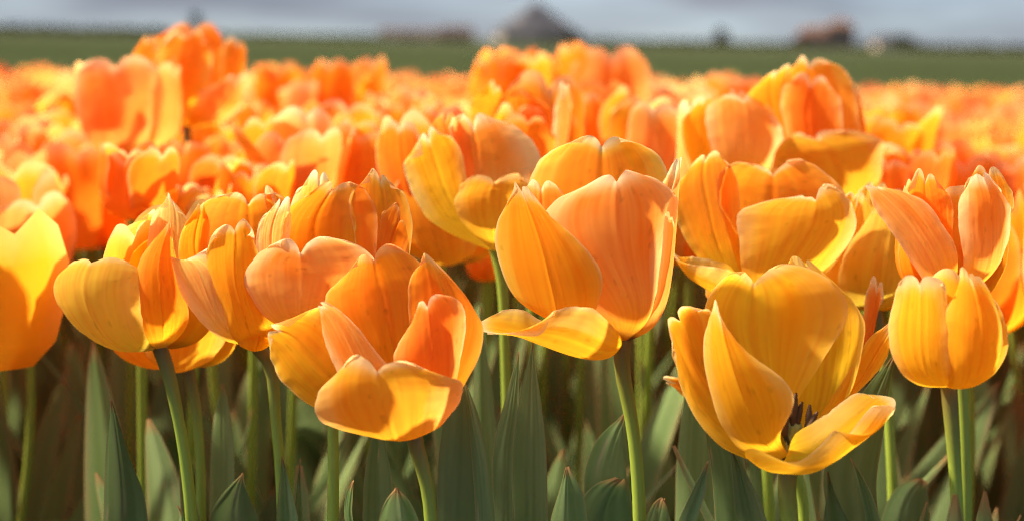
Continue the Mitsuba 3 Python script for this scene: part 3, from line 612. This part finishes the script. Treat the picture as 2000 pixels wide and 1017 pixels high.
# ------------------------------------------------------------------ softer tulips of the middle distance, each built with its parts
MID = [  # centre x, top, bottom, distance, openness, mix, rotation, tilt, label
    (252, 118, 300, 1.06, .46, 'peach', .7, (0, 0), 'salmon peach tulip at the left edge under the tall frilled one'),
    (268, 285, 425, .84, .5, 'deep', .1, (.1, 0), 'deep orange tulip at the left edge above the khaki tulip'),
    (402, 222, 330, 1.25, .45, 'amber', .5, (0, .1), 'small amber tulip just below the tall frilled tulip'),
    (405, 288, 420, .98, .5, 'deep', .9, (0, 0), 'reddish orange tulip behind the cream edged tulip'),
    (378, 362, 470, .86, .4, 'ochre', .3, (0, 0), 'ochre tulip tips peeping between the khaki and cream edged tulips'),
    (482, 206, 300, 1.3, .3, 'yellow', .1, (0, 0), 'closed bright yellow tulip at the left in the second rank'),
    (575, 232, 400, .95, .55, 'peach', .25, (.12, 0), 'wide peach tulip behind the heart shaped peach tulip'),
    (650, 205, 345, 1.15, .5, 'deep', .8, (0, .1), 'orange red tulip above and right of the wide peach tulip'),
    (604, 160, 262, 1.5, .48, 'cream', .4, (0, 0), 'pale yellow tulip in the blurred rank at the left'),
    (676, 122, 250, 1.5, .5, 'orange', .0, (0, 0), 'orange tulip just right of the pale yellow one in the blurred rank'),
    (548, 134, 240, 1.7, .5, 'orange', .6, (0, 0), 'small orange tulip left of the pale yellow one in the blurred rank'),
    (715, 252, 400, .98, .5, 'amber', .4, (.1, .08), 'amber tulip leaning behind the left middle group'),
    (790, 185, 300, 1.35, .55, 'peach', .2, (.1, 0), 'soft peach tulip left of the plain orange tulip'),
    (862, 215, 330, 1.05, .4, 'red', .3, (0, 0), 'small red tulip behind the yellow and peach tulip'),
    (1002, 104, 235, 1.42, .5, 'orange', .1, (0, 0), 'orange tulip standing up against the green field at the centre'),
    (1188, 101, 280, 1.4, .46, 'peach', .35, (0, .03), 'peach orange tulip standing up against the field right of centre'),
    (1130, 170, 330, 1.1, .45, 'orange', .8, (0, -.05), 'orange tulip behind the top of the central tulip'),
    (1260, 205, 350, 1.05, .42, 'amber', .5, (0, 0), 'amber tulip just right of the central tulip'),
    (1300, 205, 360, .95, .4, 'peach', .2, (0, .1), 'pink peach tulip between the central tulip and the streaked one'),
    (1335, 166, 262, 1.45, .52, 'cream', .7, (.1, 0), 'cream tulip in the blurred rank right of centre'),
    (1442, 144, 250, 1.6, .5, 'deep', .1, (0, 0), 'small orange red tulip left of the tall streaked tulip'),
    (1735, 205, 345, 1.1, .58, 'amber', .4, (.15, 0), 'golden tulip at the right edge behind the salmon one'),
    (1755, 285, 430, .92, .5, 'deep', .0, (0, 0), 'orange tulip at the right edge just above the salmon one'),
    (950, 470, 548, .95, .3, 'ochre', .0, (0, 0), 'tan tulip bud hanging low behind the central tulip'),
    (1580, 290, 420, 1.02, .45, 'amber', .4, (0, 0), 'amber tulip low behind the tall streaked tulip'),
    (800, 300, 430, 1.02, .45, 'orange', .9, (0, 0), 'orange tulip between the left and middle groups'),
    (1700, 300, 440, 1.0, .4, 'yellow', .9, (0, 0), 'yellow tulip low behind the tall streaked tulip at its right'),
    (1350, 400, 520, .93, .45, 'ochre', .5, (0, 0), 'brownish ochre tulip in the gap right of the central tulip'),
    (495, 320, 440, .88, .48, 'orange', .5, (0, 0), 'orange tulip behind the top of the cream edged tulip'),
]
spots = []
for i, h in enumerate((D, E0, E, Fl, G, G2, H, I, J, K, Q, Lt, M, N, O)):
    plant_leaves(h.key, h.root, 4, 340 + i)
for i, (cx, top, bot, d, op, mixn, rot, tl, lab) in enumerate(MID):
    b = at(cx, bot, d)
    tulip(b, (bot - top) / F * d * .98, mixn, 200 + i, lab, op, rot, tl, nu=26, nv=17, leaves=4, brown=i % 3 == 0, wide=1.18)
    spots.append(b[:2])
for h in (A, B, C, D, E, E0, Fl, G, G2, H, I, J, K, Q, Lt, M, N, O):
    spots.append(h.o[:2])

# ------------------------------------------------------------------ the rest of the bed
BED_FAR = 4.6
cells = []
y = .72
while y < BED_FAR:
    step = .090 + .014 * (y > 1.6)
    half = y * (1000 / F) * 1.12 + .6
    x = -half
    while x < half:
        cells.append((x + rng.uniform(-.03, .03), y + rng.uniform(-.03, .03)))
        x += step
    y += step
cells.sort(key=lambda c: c[1])
spots = np.array(spots)
MIXN = ['orange', 'orange', 'deep', 'peach', 'orange', 'amber', 'deep', 'amber', 'red', 'orange', 'orange', 'orange', 'cream', 'deep', 'peach', 'yellow']
NAMES = {'orange': 'orange', 'deep': 'deep orange', 'peach': 'peach', 'amber': 'amber', 'red': 'red orange', 'yellow': 'yellow', 'cream': 'cream yellow'}
solo = 300 - len(MID) - 18 - 3
stuff_v, stuff_f, stuff_c, leaf_v, leaf_f, leaf_c = [], [], [], [], [], []
nst = nlf = 0


def px_of(p):
    q = np.asarray(p) - CAM
    dd = q @ fwd
    return 1000 + F * (q @ RT) / dd, 508.5 - F * (q @ UP) / dd, dd


LOW = {}


def low_head(mix, var, nu, nv):
    k = (mix, var, nu)
    if k not in LOW:
        gs = head(1.0, mix, 4000 + var * 37 + len(mix) * 5 + ord(mix[0]), nu, nv, .40 + .06 * (var % 4), var * .5, (), 1.14)
        f = grid_faces(nu, nv)
        LOW[k] = (np.vstack([g.reshape(-1, 3) for g, _ in gs]), np.vstack([f + i * nu * nv for i in range(6)]), np.vstack([c.reshape(-1, 3) for _, c in gs]))
    return LOW[k]


made, crowd = 0, []
for ci, (x, y) in enumerate(cells):
    if len(spots) and np.min(np.hypot(spots[:, 0] - x, spots[:, 1] - y)) < .055:
        continue
    px, py, dd = px_of((x, y, .42))
    inside = 225 < px < 1782
    if inside and y < 1.02:
        continue
    rg = np.random.default_rng(7000 + ci)
    top = .437 - .0105 * y - .004 * max(0, y - 2) + rg.normal(0, .010)
    if inside and y < 1.5:
        top = min(top, .425)
    if not inside and y < 1.2:
        top -= .012
    Hh = rg.uniform(.068, .082) * (1.1 if y > 1.35 else 1.0)
    mixn = MIXN[rg.integers(len(MIXN))]
    if not inside and y < .95:
        mixn = ('orange', 'peach', 'amber')[rg.integers(3)]
    tl = (rg.normal(0, .12), rg.normal(0, .12))
    if made < solo and -30 < px < 2030:
        made += 1
        if y < 1.35:
            key, _ = tulip((x, y, top - Hh), Hh, mixn, 600 + ci, None, rg.uniform(.38, .55), None, tl, None, 34 if y < .98 else 18, 23 if y < .98 else 13, leaves=4, wide=1.14)
            crowd.append((key, mixn, px, y))
            continue
        key = numbered('tulip')
        third = 'left' if px < 720 else 'middle' if px < 1290 else 'right'
        tell(key, f'heavily blurred {NAMES[mixn]} tulip far back in the {third} of the bed', 'tulip', f'{NAMES[mixn]} tulips far back in the {third} of the bed')
        v, f, c = low_head(mixn, int(rg.integers(5)), 10, 7)
        a = rg.uniform(0, 6.28)
        Rz = np.array([[math.cos(a), -math.sin(a), 0], [math.sin(a), math.cos(a), 0], [0, 0, 1]])
        pk = numbered('flower_head', key)
        scene[pk] = mikit.ply(((v * Hh) @ (tilt_matrix(*tl) @ Rz).T + [x, y, top - Hh], f), 'petal_skin', smooth=True, color=c)
        root = add_stem(key, [np.array([x, y, top - Hh + .004]), np.array([x, y, top - Hh - .06]), np.array([x + rg.normal(0, .008), y, top - Hh - .15])], .0026, False, ci, 7, 10)
        g, u, vv = generic_leaf(root, rg.uniform(0, 6.28), rg.uniform(.24, .34), rg.uniform(.014, .022), rg.uniform(.1, .4), ci, 12, 5)
        add_grid(numbered('leaf', key), g, leaf_colour(u, vv, ci), 'leaf_skin')
        continue
    v, f, c = low_head(mixn, int(rg.integers(4)), 6, 5)
    a = rg.uniform(0, 6.28)
    Rz = np.array([[math.cos(a), -math.sin(a), 0], [math.sin(a), math.cos(a), 0], [0, 0, 1]])
    stuff_v.append((v * Hh) @ (tilt_matrix(*tl) @ Rz).T + [x, y, top - Hh])
    stuff_f.append(f + nst)
    stuff_c.append(c)
    nst += len(v)
    for parts in range(2):
        if parts == 0:
            g, t = tube([(x, y, top - Hh), (x, y, .2), (x, y, 0)], [.0026], 4, 3)
            col = stem_colour(t, False, 1)
        else:
            g, u, vv = generic_leaf((x, y, 0), rg.uniform(0, 6.28), rg.uniform(.24, .34), .018, .25, ci, 6, 3)
            col = leaf_colour(u, vv, ci)
        leaf_v.append(g.reshape(-1, 3))
        leaf_f.append(grid_faces(*g.shape[:2]) + nlf)
        leaf_c.append(col.reshape(-1, 3))
        nlf += g.shape[0] * g.shape[1]
ZONES = ((225, 'left of the khaki tulip'), (480, 'behind the khaki tulip'), (700, 'behind the peach tulip'), (900, 'left of the centre'),
         (1120, 'behind the yellow and peach tulip'), (1330, 'behind the tall central tulip'), (1560, 'behind the golden tulip'), (1782, 'behind the greenish tulip'), (9999, 'right of the salmon tulip'))
ORD = ['nearest', 'second nearest', 'third nearest', 'fourth nearest', 'fifth nearest', 'sixth nearest', 'seventh nearest', 'eighth nearest', 'ninth nearest', 'tenth nearest', 'eleventh nearest', 'twelfth nearest', 'thirteenth nearest']
rank = {}
for key, mixn, px, y in sorted(crowd, key=lambda c: c[3]):
    z = next(n for lim, n in ZONES if px < lim)
    r = rank[mixn, z] = rank.get((mixn, z), 0) + 1
    tell(key, f'blurred {NAMES[mixn]} tulip {z}, {ORD[min(r, 13) - 1]} of its colour', 'tulip', 'tulips crowded behind the front rows')
scene['far_tulips__bloom'] = mikit.ply((np.vstack(stuff_v), np.vstack(stuff_f)), 'petal_skin', smooth=True, color=np.vstack(stuff_c))
scene['far_tulips__foliage'] = mikit.ply((np.vstack(leaf_v), np.vstack(leaf_f)), 'leaf_skin', smooth=True, color=np.vstack(leaf_c))
tell('far_tulips', 'far mass of orange tulips blurring together at the back of the bed', 'tulips', kind='stuff')

# ------------------------------------------------------------------ ground
def sheet(x0, x1, y0, y1, z):
    return (np.array([[x0, y0, z], [x1, y0, z], [x1, y1, z], [x0, y1, z]], float), np.array([[0, 1, 2], [0, 2, 3]]))


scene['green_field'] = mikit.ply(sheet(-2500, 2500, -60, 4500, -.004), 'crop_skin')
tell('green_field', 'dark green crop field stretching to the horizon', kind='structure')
scene['soil'] = mikit.ply(sheet(-9, 9, -2, BED_FAR + .2, 0), 'soil_skin')
tell('soil', 'dark bare soil under the tulips', kind='structure')


# ------------------------------------------------------------------ far farm buildings and trees
def flat(name, rgb):
    a = np.array(rgb)

    def fn(p, n, uv):
        f = mikit.fbm(p.x * .8, p.y * .8, p.z * 1.6, 3)
        return mi.Color3f(*a.tolist()) * (.75 + .5 * f)
    scene[name] = {'type': 'diffuse', 'reflectance': mikit.proc(fn)}


flat('thatch', (.095, .095, .108))
flat('brick', (.17, .122, .10))
flat('plaster', (.42, .36, .30))
flat('dark_roof', (.11, .085, .08))
flat('clay_roof', (.16, .098, .08))
scene['pane'] = {'type': 'principled', 'base_color': {'type': 'rgb', 'value': [.05, .06, .08]}, 'roughness': .15, 'specular': .6}
flat('bark', (.10, .08, .06))
scene['foliage'] = {'type': 'principledthin', 'base_color': VC, 'roughness': .6, 'diff_trans': .6}


def box(x0, x1, y0, y1, z0, z1):
    return trimesh.creation.box(extents=(x1 - x0, y1 - y0, z1 - z0), transform=trimesh.transformations.translation_matrix(((x0 + x1) / 2, (y0 + y1) / 2, (z0 + z1) / 2)))


def hull(pts):
    return trimesh.convex.convex_hull(np.array(pts, float))


def part(parent, name, mesh, bsdf, xf, label=None):
    key = numbered(name, parent)
    m = mesh.copy()
    m.apply_transform(xf)
    scene[key] = mikit.ply(m, bsdf)
    if label:
        tell(key, label)
    return key


def place_at(px, dist, rz=0.0):
    p = at(px, 80 + (px - 1000) * .0192, dist)
    return trimesh.transformations.translation_matrix((p[0], p[1], 0)) @ trimesh.transformations.rotation_matrix(rz, (0, 0, 1))


def windows(parent, xf, xs, y, z0, z1, w=1.0):
    for x in xs:
        k = part(parent, 'window', box(x - w / 2, x + w / 2, y - .06, y + .04, z0, z1), 'plaster', xf)
        part(k, 'pane', box(x - w / 2 + .1, x + w / 2 - .1, y - .075, y - .05, z0 + .1, z1 - .1), 'pane', xf)


# pyramid roofed farmhouse
fk = numbered('farmhouse')
tell(fk, 'farmhouse under a great pyramid shaped thatched roof on the horizon', 'farmhouse')
xf = place_at(1046, 400, .3)
part(fk, 'wall', box(-8.4, 8.4, -8.4, 8.4, -.3, 2.6), 'plaster', xf)
rf = part(fk, 'roof', hull([(-9.2, -9.2, 2.6), (9.2, -9.2, 2.6), (9.2, 9.2, 2.6), (-9.2, 9.2, 2.6), (-.1, -.1, 10.6), (.1, -.1, 10.6), (.1, .1, 10.6), (-.1, .1, 10.6)]), 'thatch', xf)
part(rf, 'chimney', box(-.3, .3, -.3, .3, 9.8, 11.0), 'brick', xf)
part(fk, 'door', box(-.7, .7, -8.47, -8.35, 0, 2.2), 'dark_roof', xf)
windows(fk, xf, (-6.6, -4.2, 3.4, 6.4), -8.4, .9, 2.1)
# front house with pale gable
gk = numbered('pale_annex')
tell(gk, 'low pale walled annex in front of the pyramid roofed farmhouse', 'farm building')
xf = place_at(1012, 385, .12)
part(gk, 'wall', box(-4.4, 4.4, -3, 3, -.3, 2.6), 'plaster', xf)
part(gk, 'roof', hull([(-4.8, -3.4, 2.6), (4.8, -3.4, 2.6), (4.8, 3.4, 2.6), (-4.8, 3.4, 2.6), (-3.2, 0, 4.6), (3.2, 0, 4.6)]), 'thatch', xf)
windows(gk, xf, (-2.8, 0, 2.8), -3, .9, 2.0)
# long low barns
for px, w, hgt, lab, dist in ((800, 16, 3.0, 'long low barn left of the farmhouse', 395), (890, 9, 3.8, 'dark roofed shed between the long barn and the farmhouse', 390)):
    k = numbered('barn')
    tell(k, lab, 'barn')
    xf = place_at(px, dist, .06)
    part(k, 'wall', box(-w / 2, w / 2, -3, 3, -.3, hgt * .5), 'plaster' if px < 850 else 'brick', xf)
    part(k, 'roof', hull([(-w / 2 - .4, -3.4, hgt * .5), (w / 2 + .4, -3.4, hgt * .5), (w / 2 + .4, 3.4, hgt * .5), (-w / 2 - .4, 3.4, hgt * .5), (-w / 2 + .8, 0, hgt), (w / 2 - .8, 0, hgt)]), 'dark_roof', xf)
    part(k, 'door', box(-1.2, 1.2, -3.07, -2.98, 0, hgt * .45), 'dark_roof', xf)
# brick house on the right
k = numbered('brick_house')
tell(k, 'red brown brick house with a tall end on the horizon at the right', 'house')
xf = place_at(1612, 400, -.05)
part(k, 'wall', box(-7, 0, -4, 4, -.3, 3.3), 'brick', xf)
part(k, 'roof', hull([(-7.5, -4.4, 3.3), (.0, -4.4, 3.3), (.0, 4.4, 3.3), (-7.5, 4.4, 3.3), (-5.5, 0, 5.7), (-.02, 0, 5.9)]), 'clay_roof', xf)
part(k, 'wall', box(.05, 6.6, -4.5, 4.5, -.3, 5.6), 'brick', xf)
part(k, 'roof', hull([(-.3, -4.9, 5.6), (7.0, -4.9, 5.6), (7.0, 4.9, 5.6), (-.3, 4.9, 5.6), (2.2, 0, 7.6), (4.6, 0, 7.6)]), 'clay_roof', xf)
windows(k, xf, (-5.4, -2.2), -4, 1, 2.3)
windows(k, xf, (1.8, 4.9), -4.5, 1, 2.4)
windows(k, xf, (1.8, 4.9), -4.5, 3.6, 4.9)
k = numbered('grey_shed')
tell(k, 'low grey shed on the horizon at the far right', 'shed')
xf = place_at(1745, 400, .05)
part(k, 'wall', box(-5, 5, -3, 3, -.3, 2.0), 'plaster', xf)
part(k, 'roof', hull([(-5.4, -3.4, 2.0), (5.4, -3.4, 2.0), (5.4, 3.4, 2.0), (-5.4, 3.4, 2.0), (-4.4, 0, 3.8), (4.4, 0, 3.8)]), 'thatch', xf)


def leaf_cloud(n, centres, radii, size, rgb, seed):
    rg = np.random.default_rng(seed)
    v, f, c = [], [], []
    pick = rg.integers(0, len(centres), n)
    d = rg.normal(size=(n, 3))
    d /= np.linalg.norm(d, axis=1, keepdims=True)
    r = rg.random(n) ** .45
    p = np.array(centres)[pick] + d * r[:, None] * np.array(radii)[pick]
    a, b = rg.normal(size=(n, 3)) * size, rg.normal(size=(n, 3)) * size
    v = np.stack([p - a, p + b, p + a, p - b], 1).reshape(-1, 3)
    i = np.arange(n) * 4
    f = np.vstack([np.stack([i, i + 1, i + 2], 1), np.stack([i, i + 2, i + 3], 1)])
    tone = rg.uniform(.6, 1.5, n)[:, None] * np.array(rgb)
    return (v, f), np.repeat(tone, 4, 0)


def far_tree(px, dist, h, w, rgb, label, seed, trunk=True, cat='tree', name='tree'):
    k = numbered(name)
    tell(k, label, cat)
    rg = np.random.default_rng(seed)
    m = place_at(px, dist)
    o = m[:3, 3]
    cs, rs = [], []
    for i in range(9):
        q = rg.uniform(-1, 1, 3)
        cs.append(o + np.array([q[0] * w * .34, q[1] * w * .3, h * (.56 + .24 * q[2])]))
        rs.append(np.array([w * .2, w * .2, h * .2]) * rg.uniform(.7, 1.2))
    mesh, col = leaf_cloud(2600, cs, rs, .22, rgb, seed)
    scene[k + '__crown'] = mikit.ply(mesh, 'foliage', color=col)
    g, t = tube([o + [0, 0, -.2], o + [.1, 0, h * .3], o + [.2, .1, h * .62]], [h * .03, h * .02, h * .008], 8, 10)
    scene[k + '__trunk'] = mikit.ply((g.reshape(-1, 3), grid_faces(*g.shape[:2])), 'bark', smooth=True)


far_tree(1408, 390, 4.6, 3.4, (.10, .075, .055), 'small bare brownish tree alone on the horizon right of the farmhouse', 51)
far_tree(385, 390, 6.0, 4.0, (.06, .06, .05), 'dark tree on the horizon behind the tall frilled tulip', 52)
far_tree(1765, 380, 3.8, 5.0, (.07, .08, .045), 'dark rounded bush beside the low grey shed', 53)
far_tree(1120, 392, 3.2, 5.5, (.07, .075, .05), 'dark bush at the right foot of the pyramid roofed farmhouse', 54)
far_tree(1560, 392, 3.0, 4.5, (.10, .07, .055), 'reddish shrub at the left end of the brick house', 55)


def hedge(px0, px1, dist, h, rgb, label, seed):
    k = numbered('hedge')
    tell(k, label, 'hedge')
    rg = np.random.default_rng(seed)
    xs = np.arange(px0, px1, 12)
    cs = [place_at(x, dist + rg.uniform(-3, 3))[:3, 3] + [0, 0, h * rg.uniform(.25, .5)] for x in xs]
    rs = [np.array([1.6, 1.4, h * rg.uniform(.35, .6)]) for _ in xs]
    mesh, col = leaf_cloud(len(xs) * 120, cs, rs, .24, rgb, seed)
    scene[k + '__foliage'] = mikit.ply(mesh, 'foliage', color=col)


hedge(-60, 330, 398, 2.3, (.05, .062, .04), 'dark hedge on the horizon at the far left', 61)
hedge(330, 745, 405, 1.2, (.055, .075, .045), 'low thin hedge between the far left and the barns', 62)
hedge(1130, 1540, 405, 1.5, (.055, .065, .04), 'low hedge between the farmhouse and the brick house', 63)
hedge(1680, 2080, 410, 2.0, (.06, .065, .045), 'hedge behind the grey shed at the far right', 64)
